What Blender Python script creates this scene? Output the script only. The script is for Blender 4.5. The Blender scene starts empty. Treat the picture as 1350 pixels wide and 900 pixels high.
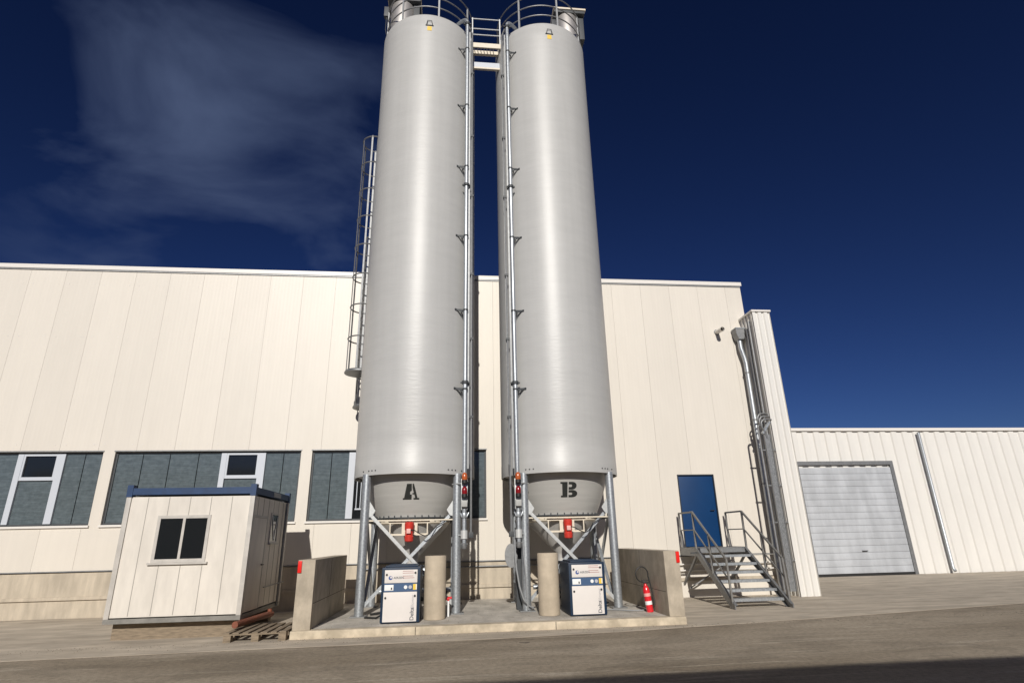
import bpy, bmesh, math, random
from mathutils import Vector, Matrix
R = math.radians
random.seed(7)
S = bpy.context.scene
COL = S.collection

# ---------------------------------------------------------------- camera
cd = bpy.data.cameras.new("camera"); cam = bpy.data.objects.new("camera", cd); COL.objects.link(cam)
cd.sensor_width = 36.0; cd.sensor_fit = 'HORIZONTAL'; cd.lens = 742.8/1350*36
cd.clip_start = 0.05; cd.clip_end = 6000
yaw, pitch, roll = R(6.318), R(19.229), R(-1.27)
fw = Vector((math.sin(yaw)*math.cos(pitch), math.cos(yaw)*math.cos(pitch), math.sin(pitch)))
rt = Vector((math.cos(yaw), -math.sin(yaw), 0)); up = rt.cross(fw)
r2 = rt*math.cos(roll)+up*math.sin(roll); u2 = up*math.cos(roll)-rt*math.sin(roll)
m = Matrix((r2, u2, -fw)).transposed().to_4x4(); m.translation = Vector((0, 0, 1.65))
cam.matrix_world = m
S.camera = cam

# ---------------------------------------------------------------- light and sky
SUN_EL, SUN_AZ = R(27), R(5.7)
sund = Vector((-math.sin(SUN_AZ)*math.cos(SUN_EL), -math.cos(SUN_AZ)*math.cos(SUN_EL), math.sin(SUN_EL)))
sl = bpy.data.lights.new("sun", 'SUN'); sl.energy = 3.9; sl.angle = R(0.53); sl.color = (1.0, 0.955, 0.88)
so = bpy.data.objects.new("sun", sl); COL.objects.link(so); so.rotation_euler = sund.to_track_quat('Z', 'Y').to_euler()
so.location = (-5, -20, 20)
W = bpy.data.worlds.new("World"); S.world = W; W.use_nodes = True
nt = W.node_tree; nt.nodes.clear(); N = nt.nodes.new; L = nt.links.new
out = N('ShaderNodeOutputWorld'); bg = N('ShaderNodeBackground'); bg.inputs[1].default_value = 0.06
sky = N('ShaderNodeTexSky'); sky.sky_type = 'NISHITA'; sky.sun_disc = False
sky.sun_elevation = SUN_EL; sky.sun_rotation = math.atan2(sund.x, sund.y)
sky.air_density = 0.9; sky.dust_density = 0.25; sky.ozone_density = 2.5; sky.altitude = 300
deep = N('ShaderNodeMix'); deep.data_type = 'RGBA'; deep.blend_type = 'MULTIPLY'; deep.inputs['Factor'].default_value = 1
deep.inputs[7].default_value = (0.12, 0.135, 0.21, 1)
gm = N('ShaderNodeGamma'); gm.inputs[1].default_value = 1.5; L(sky.outputs[0], gm.inputs[0]); L(gm.outputs[0], deep.inputs[6])
tc = N('ShaderNodeTexCoord'); mp = N('ShaderNodeMapping'); mp.inputs['Scale'].default_value = (1.0, 1.2, 2.6); mp.inputs['Rotation'].default_value = (0.1, 0.25, 0.2)
pr0 = N('ShaderNodeMapping'); pr0.inputs['Rotation'].default_value = (0, 0, R(17)); L(tc.outputs['Generated'], pr0.inputs[0]); L(pr0.outputs[0], mp.inputs[0])
n1 = N('ShaderNodeTexNoise'); n1.inputs['Scale'].default_value = 3.0; n1.inputs['Detail'].default_value = 7; n1.inputs['Roughness'].default_value = 0.5; n1.inputs['Distortion'].default_value = 0.5
L(mp.outputs[0], n1.inputs['Vector'])
r1 = N('ShaderNodeValToRGB'); r1.color_ramp.elements[0].position = 0.45; r1.color_ramp.elements[1].position = 0.74
r1.color_ramp.elements[1].color = (.55, .55, .55, 1)
L(n1.outputs[0], r1.inputs[0])
# cirrus bank sits in one part of the sky (to the left of the silos)
cdir = Vector((-0.33, 0.78, 0.52)).normalized()
vd = N('ShaderNodeVectorMath'); vd.operation = 'DOT_PRODUCT'; vd.inputs[1].default_value = cdir
L(tc.outputs['Generated'], vd.inputs[0])
mr = N('ShaderNodeMapRange'); mr.inputs[1].default_value = 0.93; mr.inputs[2].default_value = 0.985; mr.interpolation_type = 'SMOOTHSTEP'
L(vd.outputs['Value'], mr.inputs[0])
mu = N('ShaderNodeMath'); mu.operation = 'MULTIPLY'; L(r1.outputs[0], mu.inputs[0]); L(mr.outputs[0], mu.inputs[1])
cm = N('ShaderNodeMix'); cm.data_type = 'RGBA'; cm.inputs[7].default_value = (1.7, 2.3, 4.0, 1)
L(mu.outputs[0], cm.inputs['Factor']); L(deep.outputs[2], cm.inputs[6])
L(cm.outputs[2], bg.inputs[0]); L(bg.outputs[0], out.inputs[0])
S.view_settings.view_transform = 'Standard'; S.view_settings.look = 'None'; S.view_settings.gamma = 1
S.view_settings.exposure = 0.06; S.view_settings.use_curve_mapping = False

# ---------------------------------------------------------------- materials
MATS = {}
def mat(name, col, rough=.6, metal=0, spec=.5, noise=0, nscale=4, stretch=(1, 1, 1), bump=0, bscale=30, dark=None, coat=0, trans=0, detail=6, wave=None, rvar=0, streak=None, cells=None):
    if name in MATS: return MATS[name]
    M = bpy.data.materials.new(name); M.use_nodes = True; t = M.node_tree; n = t.nodes; l = t.links
    b = n['Principled BSDF']; b.inputs['Roughness'].default_value = rough; b.inputs['Metallic'].default_value = metal
    b.inputs['Specular IOR Level'].default_value = spec
    if coat: b.inputs['Coat Weight'].default_value = coat; b.inputs['Coat Roughness'].default_value = .15
    c4 = (*col, 1); b.inputs['Base Color'].default_value = c4
    co = n.new('ShaderNodeTexCoord'); mpg = n.new('ShaderNodeMapping'); mpg.inputs['Scale'].default_value = stretch
    l.new(co.outputs['Object'], mpg.inputs[0])
    if noise:
        tx = n.new('ShaderNodeTexNoise'); tx.inputs['Scale'].default_value = nscale; tx.inputs['Detail'].default_value = detail; tx.inputs['Roughness'].default_value = .6
        l.new(mpg.outputs[0], tx.inputs['Vector'])
        rp = n.new('ShaderNodeValToRGB'); rp.color_ramp.elements[0].position = .32; rp.color_ramp.elements[1].position = .68
        d = dark if dark else tuple(x*(1-noise) for x in col)
        rp.color_ramp.elements[0].color = (*d, 1); rp.color_ramp.elements[1].color = c4
        l.new(tx.outputs[0], rp.inputs[0]); l.new(rp.outputs[0], b.inputs['Base Color'])
        if rvar:
            mr_ = n.new('ShaderNodeMapRange'); mr_.inputs[3].default_value = rough-rvar; mr_.inputs[4].default_value = rough+rvar
            l.new(tx.outputs[0], mr_.inputs[0]); l.new(mr_.outputs[0], b.inputs['Roughness'])
    if bump:
        bn = n.new('ShaderNodeTexNoise'); bn.inputs['Scale'].default_value = bscale; bn.inputs['Detail'].default_value = 5
        l.new(mpg.outputs[0], bn.inputs['Vector'])
        bp = n.new('ShaderNodeBump'); bp.inputs['Strength'].default_value = 1; bp.inputs['Distance'].default_value = bump
        l.new(bn.outputs[0], bp.inputs['Height']); l.new(bp.outputs[0], b.inputs['Normal'])
        if wave:
            wv = n.new('ShaderNodeTexWave'); wv.bands_direction = wave[0]; wv.inputs['Scale'].default_value = wave[1]; wv.inputs['Distortion'].default_value = wave[3]
            l.new(co.outputs['Object'], wv.inputs['Vector'])
            b2 = n.new('ShaderNodeBump'); b2.inputs['Distance'].default_value = wave[2]; b2.inputs['Strength'].default_value = 1
            l.new(wv.outputs[1], b2.inputs['Height']); l.new(bp.outputs[0], b2.inputs['Normal']); l.new(b2.outputs[0], b.inputs['Normal'])
    if trans: b.inputs['Transmission Weight'].default_value = trans
    # weathering: streaks (scale vector, amount) and board-to-board tone (origin, pitch, amount) multiply the base colour
    def mult(fac):
        src = b.inputs['Base Color'].links[0].from_socket if b.inputs['Base Color'].links else None
        vm = n.new('ShaderNodeVectorMath'); vm.operation = 'SCALE'
        if src: l.new(src, vm.inputs[0])
        else: vm.inputs[0].default_value = col
        l.new(fac, vm.inputs['Scale']); l.new(vm.outputs[0], b.inputs['Base Color'])
    if streak:
        m2 = n.new('ShaderNodeMapping'); m2.inputs['Scale'].default_value = streak[0]; l.new(co.outputs['Object'], m2.inputs[0])
        t2 = n.new('ShaderNodeTexNoise'); t2.inputs['Scale'].default_value = 1; t2.inputs['Detail'].default_value = 8; t2.inputs['Roughness'].default_value = .65; l.new(m2.outputs[0], t2.inputs['Vector'])
        q = n.new('ShaderNodeMapRange'); q.inputs[1].default_value = .40; q.inputs[2].default_value = .62; q.inputs[3].default_value = 1-streak[1]; q.inputs[4].default_value = 1.0; l.new(t2.outputs[0], q.inputs[0]); mult(q.outputs[0])
    if cells:
        sx = n.new('ShaderNodeSeparateXYZ'); l.new(co.outputs['Object'], sx.inputs[0])
        a1 = n.new('ShaderNodeMath'); a1.operation = 'SUBTRACT'; a1.inputs[1].default_value = cells[0]; l.new(sx.outputs[0], a1.inputs[0])
        a2 = n.new('ShaderNodeMath'); a2.operation = 'DIVIDE'; a2.inputs[1].default_value = cells[1]; l.new(a1.outputs[0], a2.inputs[0])
        a3 = n.new('ShaderNodeMath'); a3.operation = 'FLOOR'; l.new(a2.outputs[0], a3.inputs[0])
        wn = n.new('ShaderNodeTexWhiteNoise'); wn.noise_dimensions = '1D'; l.new(a3.outputs[0], wn.inputs['W'])
        q = n.new('ShaderNodeMapRange'); q.inputs[3].default_value = 1-cells[2]; q.inputs[4].default_value = 1.0; l.new(wn.outputs[0], q.inputs[0]); mult(q.outputs[0])
    MATS[name] = M; return M

cream = mat('cream_cladding', (.705, .655, .58), .45, noise=.035, nscale=1.3, streak=((7, 7, .35), .025), cells=(5.15-2, .98, .045), bump=.0008, bscale=1.6, stretch=(1, 1, .5), wave=('X', 3.1, .0005, 0))
white_flash = mat('white_flashing', (.72, .69, .65), .4)
ribwhite = mat('ribbed_white_cladding', (.72, .70, .66), .45, noise=.06, nscale=2, stretch=(1, 1, .3))
gap_dark = mat('dark_gap', (.03, .028, .025), .9)
silo_m = mat('grey_fibreglass', (.485, .482, .47), .42, spec=.5, streak=((3.0, 3.0, .12), .05), noise=.06, nscale=1.1, stretch=(1, 1, 5), bump=.0028, bscale=5.0, detail=7)
hop_m = mat('grey_hopper_fibreglass', (.47, .46, .435), .42, noise=.10, nscale=2.5, stretch=(.4, .4, 5), bump=.003, bscale=3)
galv = mat('galvanised_steel', (.50, .53, .56), .42, metal=.65, noise=.30, nscale=26, bump=.0005, bscale=60, rvar=.12)
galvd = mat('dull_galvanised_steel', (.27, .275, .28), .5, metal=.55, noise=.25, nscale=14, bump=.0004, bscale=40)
galvb = mat('bright_galvanised_flat', (.52, .53, .53), .45, metal=.35, noise=.18, nscale=20)
steel = mat('stainless_steel', (.78, .74, .70), .42, metal=.8, noise=.08, nscale=3, stretch=(1, 1, 8))
creamst = mat('cream_painted_steel', (.74, .66, .53), .45, noise=.12, nscale=9)
red_m = mat('red_motor_paint', (.62, .045, .03), .38, noise=.2, nscale=10)
black = mat('black_rubber', (.018, .018, .018), .5)
blackp = mat('black_stencil_paint', (.022, .024, .022), .6, noise=.3, nscale=30)
conc = mat('cast_concrete', (.52, .45, .355), .85, noise=.30, nscale=1.9, bump=.003, bscale=40, dark=(.40, .345, .27), streak=((3, 3, 2), .24))
conc_b = mat('bollard_concrete', (.54, .455, .345), .8, noise=.18, nscale=2.2, bump=.0015, bscale=30, stretch=(1, 1, 2), streak=((5, 5, 2.2), .12))
conc_k = mat('kerb_concrete', (.64, .55, .42), .85, noise=.28, nscale=3, bump=.004, bscale=30, dark=(.50, .425, .315), streak=((3, 3, 3), .22))
plinthtop = mat('slab_concrete', (.68, .63, .56), .9, noise=.35, nscale=1.6, bump=.003, bscale=50, dark=(.49, .45, .39), streak=((2.2, .9, 1), .30))
basew = mat('base_wall_concrete', (.60, .52, .41), .85, noise=.22, nscale=1.6, bump=.002, bscale=20, stretch=(1, 1, .5), streak=((4, 4, .7), .22))
blue = mat('blue_door_paint', (.001, .036, .125), .45, spec=.3, noise=.12, nscale=1.5, coat=.08)
navy = mat('navy_cabinet_paint', (.006, .024, .058), .45, spec=.35, noise=.15, nscale=6)
panelw = mat('white_cabinet_panel', (.70, .66, .63), .42, noise=.04, nscale=6)
paperw = mat('white_label', (.80, .80, .80), .5)
yellow = mat('yellow_sticker', (.78, .52, .06), .55)
grey_txt = mat('grey_lettering', (.12, .125, .14), .6)
lgrey_txt = mat('pale_lettering', (.42, .41, .42), .6)
redline = mat('red_lettering', (.35, .10, .09), .6)
logo = mat('blue_emblem', (.05, .09, .28), .5)
frame_w = mat('pale_window_frame', (.52, .55, .60), .4)
cabw = mat('cabin_panel', (.74, .69, .62), .55, noise=.10, nscale=3, stretch=(1, 1, .4), streak=((4, 4, .9), .10), bump=.004, bscale=1.5)
cabblue = mat('cabin_blue_frame', (.012, .045, .13), .5, noise=.25, nscale=8)
wood = mat('pallet_wood', (.30, .235, .165), .85, noise=.45, nscale=6, stretch=(1, 6, 6), bump=.002, bscale=30)
rust = mat('red_oxide_steel', (.24, .075, .04), .6, noise=.4, nscale=8)
red_ext = mat('extinguisher_red', (.68, .02, .03), .25, coat=.5)
redref = mat('red_reflector', (.75, .02, .015), .3)
orange_l = mat('orange_lens', (.45, .10, .025), .22, coat=.5)
red_l = mat('red_lens', (.22, .006, .01), .18, coat=.5)
gate_dark = mat('charcoal_duct', (.045, .05, .055), .55)
back_wall = mat('opposite_hall_cladding', (.42, .40, .37), .6, noise=.1, nscale=1)
glass = mat('blinded_window_glass', (.13, .158, .172), .14, noise=.3, nscale=9, stretch=(1, 1, 1), dark=(.092, .115, .125), streak=((3, 3, 26), .22))
glassd = mat('dark_window_glass', (.012, .014, .016), .08)
cabled = mat('grey_cable', (.30, .31, .32), .5)

def ground_mat():
    M = bpy.data.materials.new('worn_asphalt_yard'); M.use_nodes = True; t = M.node_tree; n = t.nodes; l = t.links; b = n['Principled BSDF']
    b.inputs['Roughness'].default_value = .88; b.inputs['Specular IOR Level'].default_value = .3
    co = n.new('ShaderNodeTexCoord')
    def noise(scale, det, st, dist=0):
        mp_ = n.new('ShaderNodeMapping'); mp_.inputs['Scale'].default_value = st; mp_.inputs['Rotation'].default_value = (0, 0, R(7)); l.new(co.outputs['Object'], mp_.inputs[0])
        x = n.new('ShaderNodeTexNoise'); x.inputs['Scale'].default_value = scale; x.inputs['Detail'].default_value = det; x.inputs['Distortion'].default_value = dist; l.new(mp_.outputs[0], x.inputs['Vector']); return x
    a = noise(.55, 8, (.3, 1.3, 1), .6); rp = n.new('ShaderNodeValToRGB'); e = rp.color_ramp.elements
    e[0].position = .30; e[0].color = (.25, .205, .15, 1); e[1].position = .72; e[1].color = (.40, .34, .265, 1)
    l.new(a.outputs[0], rp.inputs[0])
    s = noise(2.2, 10, (.16, 2.6, 1), 1.0); rs = n.new('ShaderNodeValToRGB'); e = rs.color_ramp.elements
    e[0].position = .57; e[0].color = (0, 0, 0, 1); e[1].position = .70; e[1].color = (.8, .8, .8, 1); l.new(s.outputs[0], rs.inputs[0])
    mx = n.new('ShaderNodeMix'); mx.data_type = 'RGBA'; mx.inputs[7].default_value = (.47, .41, .33, 1)
    l.new(rs.outputs[0], mx.inputs['Factor']); l.new(rp.outputs[0], mx.inputs[6])
    g = noise(90, 3, (1, 1, 1)); rg = n.new('ShaderNodeMapRange'); rg.inputs[1].default_value = .3; rg.inputs[2].default_value = .7; rg.inputs[3].default_value = .72; rg.inputs[4].default_value = 1.22; l.new(g.outputs[0], rg.inputs[0])
    g2 = noise(14, 6, (1, 1, 1)); q2 = n.new('ShaderNodeMapRange'); q2.inputs[1].default_value = .35; q2.inputs[2].default_value = .6; q2.inputs[3].default_value = .80; q2.inputs[4].default_value = 1.05; l.new(g2.outputs[0], q2.inputs[0])
    g3 = noise(.9, 5, (1, 1.6, 1), .8); q3 = n.new('ShaderNodeMapRange'); q3.inputs[1].default_value = .40; q3.inputs[2].default_value = .50; q3.inputs[3].default_value = .84; q3.inputs[4].default_value = 1.0; l.new(g3.outputs[0], q3.inputs[0])
    k1 = n.new('ShaderNodeMath'); k1.operation = 'MULTIPLY'; l.new(rg.outputs[0], k1.inputs[0]); l.new(q2.outputs[0], k1.inputs[1])
    k2 = n.new('ShaderNodeMath'); k2.operation = 'MULTIPLY'; l.new(k1.outputs[0], k2.inputs[0]); l.new(q3.outputs[0], k2.inputs[1])
    vm = n.new('ShaderNodeVectorMath'); vm.operation = 'SCALE'; l.new(mx.outputs[2], vm.inputs[0]); l.new(k2.outputs[0], vm.inputs['Scale'])
    l.new(vm.outputs[0], b.inputs['Base Color'])
    bp = n.new('ShaderNodeBump'); bp.inputs['Distance'].default_value = .006; l.new(g.outputs[0], bp.inputs['Height']); l.new(bp.outputs[0], b.inputs['Normal'])
    return M
yard = ground_mat()
strip_m = mat('pale_concrete_strip', (.58, .505, .41), .9, noise=.3, nscale=1.2, stretch=(.5, 2, 1), bump=.003, bscale=60, dark=(.43, .37, .295), streak=((1.2, 3, 1), .25))
tar = mat('tar_crack', (.07, .06, .05), .9)

# ---------------------------------------------------------------- mesh helpers
class MB:
    def __init__(s): s.b = bmesh.new()
    def box(s, x0, x1, y0, y1, z0, z1, bev=0):
        t = bmesh.new(); bmesh.ops.create_cube(t, size=1)
        for v in t.verts:
            v.co = Vector((x0+(v.co.x+.5)*(x1-x0), y0+(v.co.y+.5)*(y1-y0), z0+(v.co.z+.5)*(z1-z0)))
        if bev: bmesh.ops.bevel(t, geom=t.edges[:], offset=bev, segments=2, affect='EDGES', profile=.7)
        return s.merge(t)
    def merge(s, t):
        me = bpy.data.meshes.new('tmp'); t.to_mesh(me); t.free(); s.b.from_mesh(me); bpy.data.meshes.remove(me); return s
    def bar(s, p0, p1, w, h, upv=(0, 0, 1)):
        """rectangular bar from p0 to p1, w across, h along upv"""
        p0, p1 = Vector(p0), Vector(p1); d = (p1-p0); ln = d.length; d.normalize(); u = Vector(upv)
        sd = d.cross(u)
        if sd.length < 1e-4: sd = d.cross(Vector((1, 0, 0)))
        sd.normalize(); u = sd.cross(d).normalized(); vs = []
        for p in (p0, p1):
            for a, b_ in ((-1, -1), (1, -1), (1, 1), (-1, 1)): vs.append(s.b.verts.new(p+sd*a*w/2+u*b_*h/2))
        for f in ((0, 1, 2, 3), (7, 6, 5, 4), (0, 4, 5, 1), (1, 5, 6, 2), (2, 6, 7, 3), (3, 7, 4, 0)): s.b.faces.new([vs[i] for i in f])
        return s
    def tube(s, pts, r, n=10, cap=True, closed=False):
        pts = [Vector(p) for p in pts]; rings = []; k = len(pts); prev = None
        rr = r if isinstance(r, (list, tuple)) else [r]*k
        for i, p in enumerate(pts):
            a = pts[(i-1) % k] if (closed or i > 0) else p; c = pts[(i+1) % k] if (closed or i < k-1) else p
            d = (c-a).normalized()
            if prev is None:
                u = d.orthogonal().normalized()
            else:
                u = (prev-d*prev.dot(d)).normalized()
            prev = u; v = d.cross(u)
            rings.append([s.b.verts.new(p+(u*math.cos(2*math.pi*j/n)+v*math.sin(2*math.pi*j/n))*rr[i]) for j in range(n)])
        for i in range(k if closed else k-1):
            A, B = rings[i], rings[(i+1) % k]
            for j in range(n): s.b.faces.new((A[j], A[(j+1) % n], B[(j+1) % n], B[j]))
        if cap and not closed:
            s.b.faces.new(rings[0][::-1]); s.b.faces.new(rings[-1])
        return s
    def lathe(s, prof, cx, cy, n=96, cap0=False, cap1=False, axis=None):
        rings = []
        for r, z in prof: rings.append([s.b.verts.new((cx+r*math.cos(2*math.pi*j/n), cy+r*math.sin(2*math.pi*j/n), z)) for j in range(n)])
        for A, B in zip(rings, rings[1:]):
            for j in range(n): s.b.faces.new((A[j], A[(j+1) % n], B[(j+1) % n], B[j]))
        if cap0: s.b.faces.new(rings[0][::-1])
        if cap1: s.b.faces.new(rings[-1])
        return s
    def ring(s, cx, cy, z, rad, r, a0=0, a1=360, n=64, m_=8):
        full = abs(a1-a0) >= 359.9
        k = n if full else n+1
        pts = [(cx+rad*math.cos(R(a0+(a1-a0)*i/n)), cy+rad*math.sin(R(a0+(a1-a0)*i/n)), z) for i in range(k)]
        return s.tube(pts, r, m_, closed=full)
    def poly(s, pts, y0, y1, ax='y'):
        """extrude polygon given in two axes along the third"""
        def P(a, b_, c): return (a, c, b_) if ax == 'y' else ((c, a, b_) if ax == 'x' else (a, b_, c))
        A = [s.b.verts.new(P(a, b_, y0)) for a, b_ in pts]; B = [s.b.verts.new(P(a, b_, y1)) for a, b_ in pts]; k = len(pts)
        s.b.faces.new(A); s.b.faces.new(B[::-1])
        for i in range(k): s.b.faces.new((A[i], B[i], B[(i+1) % k], A[(i+1) % k]))
        return s
    def build(s, name, mt, parent=None, ang=35):
        bmesh.ops.recalc_face_normals(s.b, faces=s.b.faces[:])
        me = bpy.data.meshes.new(name); s.b.to_mesh(me); s.b.free()
        me.polygons.foreach_set('use_smooth', [True]*len(me.polygons)); me.set_sharp_from_angle(angle=R(ang))
        me.materials.append(mt)
        o = bpy.data.objects.new(name, me); COL.objects.link(o)
        if parent is not None:
            me.transform(Matrix.Translation(-origin(parent))); o.parent = parent
        return o
def origin(o):
    v = Vector(o.location)
    while o.parent: o = o.parent; v += Vector(o.location)
    return v
def tag(o, label, cat, group=None):
    o['label'] = label; o['category'] = cat
    if group: o['group'] = group
    return o
def thing(name, loc, label, cat, group=None):
    o = bpy.data.objects.new(name, None); COL.objects.link(o); o.location = loc; o.empty_display_size = .3
    return tag(o, label, cat, group)
def struct(o, k='structure'): o['kind'] = k; return o
def copy_thing(o, loc, label):
    c = o.copy(); COL.objects.link(c); c.location = loc; c['label'] = label
    for ch in list(o.children):
        d = ch.copy(); COL.objects.link(d); d.parent = c
        for g in list(ch.children):
            e = g.copy(); COL.objects.link(e); e.parent = d
    return c
def elbow(p, a, b, rad, n=7):
    """points of a quarter bend round corner p, coming along unit a, leaving along unit b"""
    p, a, b = Vector(p), Vector(a), Vector(b); c = p-a*rad+b*rad; res = []
    for i in range(n+1):
        t = math.pi/2*i/n; res.append(c - b*rad*math.cos(t) + a*rad*math.sin(t))
    return res
def text_mesh(txt, size, mt, name, parent, M4, bold=False):
    cu = bpy.data.curves.new('t', 'FONT'); cu.body = txt; cu.size = size; cu.extrude = .0008
    if bold: cu.offset = size*.018
    o = bpy.data.objects.new('t', cu); COL.objects.link(o)
    bpy.context.view_layer.update()
    me = bpy.data.meshes.new_from_object(o.evaluated_get(bpy.context.evaluated_depsgraph_get()))
    bpy.data.objects.remove(o); bpy.data.curves.remove(cu)
    me.transform(M4); me.transform(Matrix.Translation(-origin(parent))); me.materials.clear(); me.materials.append(mt)
    q = bpy.data.objects.new(name, me); COL.objects.link(q); q.parent = parent; return q

WY = 16.5          # face of the hall wall
PZ = .14           # top of plinth slab

# ---------------------------------------------------------------- ground
b = MB(); b.box(-2500, 2500, -2500, 2500, -.5, 0); struct(b.build('ground', yard))
b = MB(); b.poly([(-30, 9.6), (-3.24, 10.9), (0.9, 10.98), (3.4, 11.23), (6.0, 11.65), (9, 12.15), (20, 14.2), (45, 18.6), (45, 21.9), (9.9, 21.9), (9.9, 16.5), (-30, 16.5)], -.02, .004, 'z'); struct(b.build('pavement', strip_m))
b = MB()
for pts in ([(1.17, 10.5), (1.26, 10.46), (1.35, 10.5), (1.28, 10.43)], ):
    b.poly(pts, .0, .008, 'z')
struct(b.build('ground_joint', tar))
# a thin sealed joint in the yard and the kerb joints
b = MB(); b.bar((-.62, 11.724, .07), (-.62, 11.732, .07), .012, .13); struct(b.build('kerb_joint', tar)); b = MB(); b.bar((2.02, 11.724, .07), (2.02, 11.732, .07), .012, .13); struct(b.build('kerb_joint', tar))
# plinth slab with a paler kerb face
b = MB(); b.box(-2.87, 4.60, 11.73, 11.95, .0, PZ, .012); struct(b.build('kerb', conc_k))
b = MB(); b.box(-2.87, 4.60, 11.95, WY-.05, .0, PZ-.004); struct(b.build('concrete_slab', plinthtop))

# ---------------------------------------------------------------- main hall
hall = thing('factory_hall', (2, WY, 0), 'long cream-clad factory hall with white roof edge behind the two silos', 'building')
X0, X1, ZT = -34.0, 9.62, 9.60
WZ0, WZ1 = 2.20, 4.10
wins = [(-9.1, -4.2, 'L'), (-3.9, 1.0, 'R'), (-14.3, -9.4, 'L'), (-19.5, -14.6, 'R')]
doorx = (6.66, 7.79); doorz = (1.30, 3.33)
holes = [(a, c, WZ0, WZ1) for a, c, _ in wins]+[(*doorx, *doorz)]
joints = [5.15+.98*i for i in range(-39, 5)]
def wallcells(mb, x0, x1, z0, z1, y0, y1, jts, gap):
    xs = sorted(set([x0, x1]+[j for j in jts if x0 < j < x1]+[h[i] for h in holes for i in (0, 1) if x0 < h[i] < x1]))
    zs = sorted(set([z0, z1]+[h[i] for h in holes for i in (2, 3) if z0 < h[i] < z1]))
    js = set(jts)
    for xa, xb in zip(xs, xs[1:]):
        za = None
        for ci, (zc, zd) in enumerate(zip(zs, zs[1:])):
            xm, zm = (xa+xb)/2, (zc+zd)/2
            if any(h[0] < xm < h[1] and h[2] < zm < h[3] for h in holes): continue
            mb.box(xa+(gap if xa in js else 0), xb-(gap if xb in js else 0), y0, y1, zc, zd)
b = MB(); wallcells(b, X0, X1, 1.10, ZT, WY, WY+.09, joints, .0022); b.build('wall_cladding', cream, hall)
b = MB(); wallcells(b, X0, X1-.01, 1.12, ZT-.05, WY+.092, WY+.18, [], 0); b.build('wall_backing', galvd, hall)
b = MB()   # side and back walls, roof
b.box(X1-.09, X1-.001, WY+.09, 40, 1.10, ZT); b.box(X0, X0+.09, WY+.09, 40, 0, ZT); b.box(X0, X1, 40, 40.1, 0, ZT); b.build('side_wall', cream, hall)
b = MB(); b.box(X0+.1, X1-.1, WY+.2, 39.9, ZT-.3, ZT-.1); b.build('roof', ribwhite, hall)
b = MB(); b.box(X0-.05, X1+.04, WY-.045, WY+.25, ZT+.0, ZT+.06, .006); b.box(X0-.05, X1+.04, WY-.045, WY-.035, ZT-.07, ZT+.0); b.build('roof_coping', white_flash, hall)
b = MB(); b.box(X0, X1, WY-.028, WY-.003, ZT-.11, ZT-.075); b.build('coping_lower_strip', galvd, hall)  # thin dull-steel strip just below the coping
b = MB(); b.box(X0, 4.55, WY+.03, WY+.18, 0, 1.06); b.build('base_wall', basew, hall)
b = MB(); b.box(4.553, X1-.02, WY+.03, WY+.18, 0, 1.06); b.build('lower_panel', cream, hall)
b = MB(); b.box(X0, X1, WY-.02, WY+.12, 1.075, 1.10); b.build('base_flashing', galvd, hall)
b = MB(); b.box(X0, X1, WY-.02, WY+.03, .42, .50); b.build('base_ledge', basew, hall)
# screws: rows of small washers on the cladding
b = MB()
for zz in (9.05, 7.4, 4.3):
    for j in joints:
        for dx in (-.14, .14):
            if X0 < j+dx < X1: b.box(j+dx-.012, j+dx+.012, WY-.006, WY+.002, zz-.012, zz+.012)
struct(b.build('cladding_screws', white_flash, hall), 'stuff')
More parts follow.
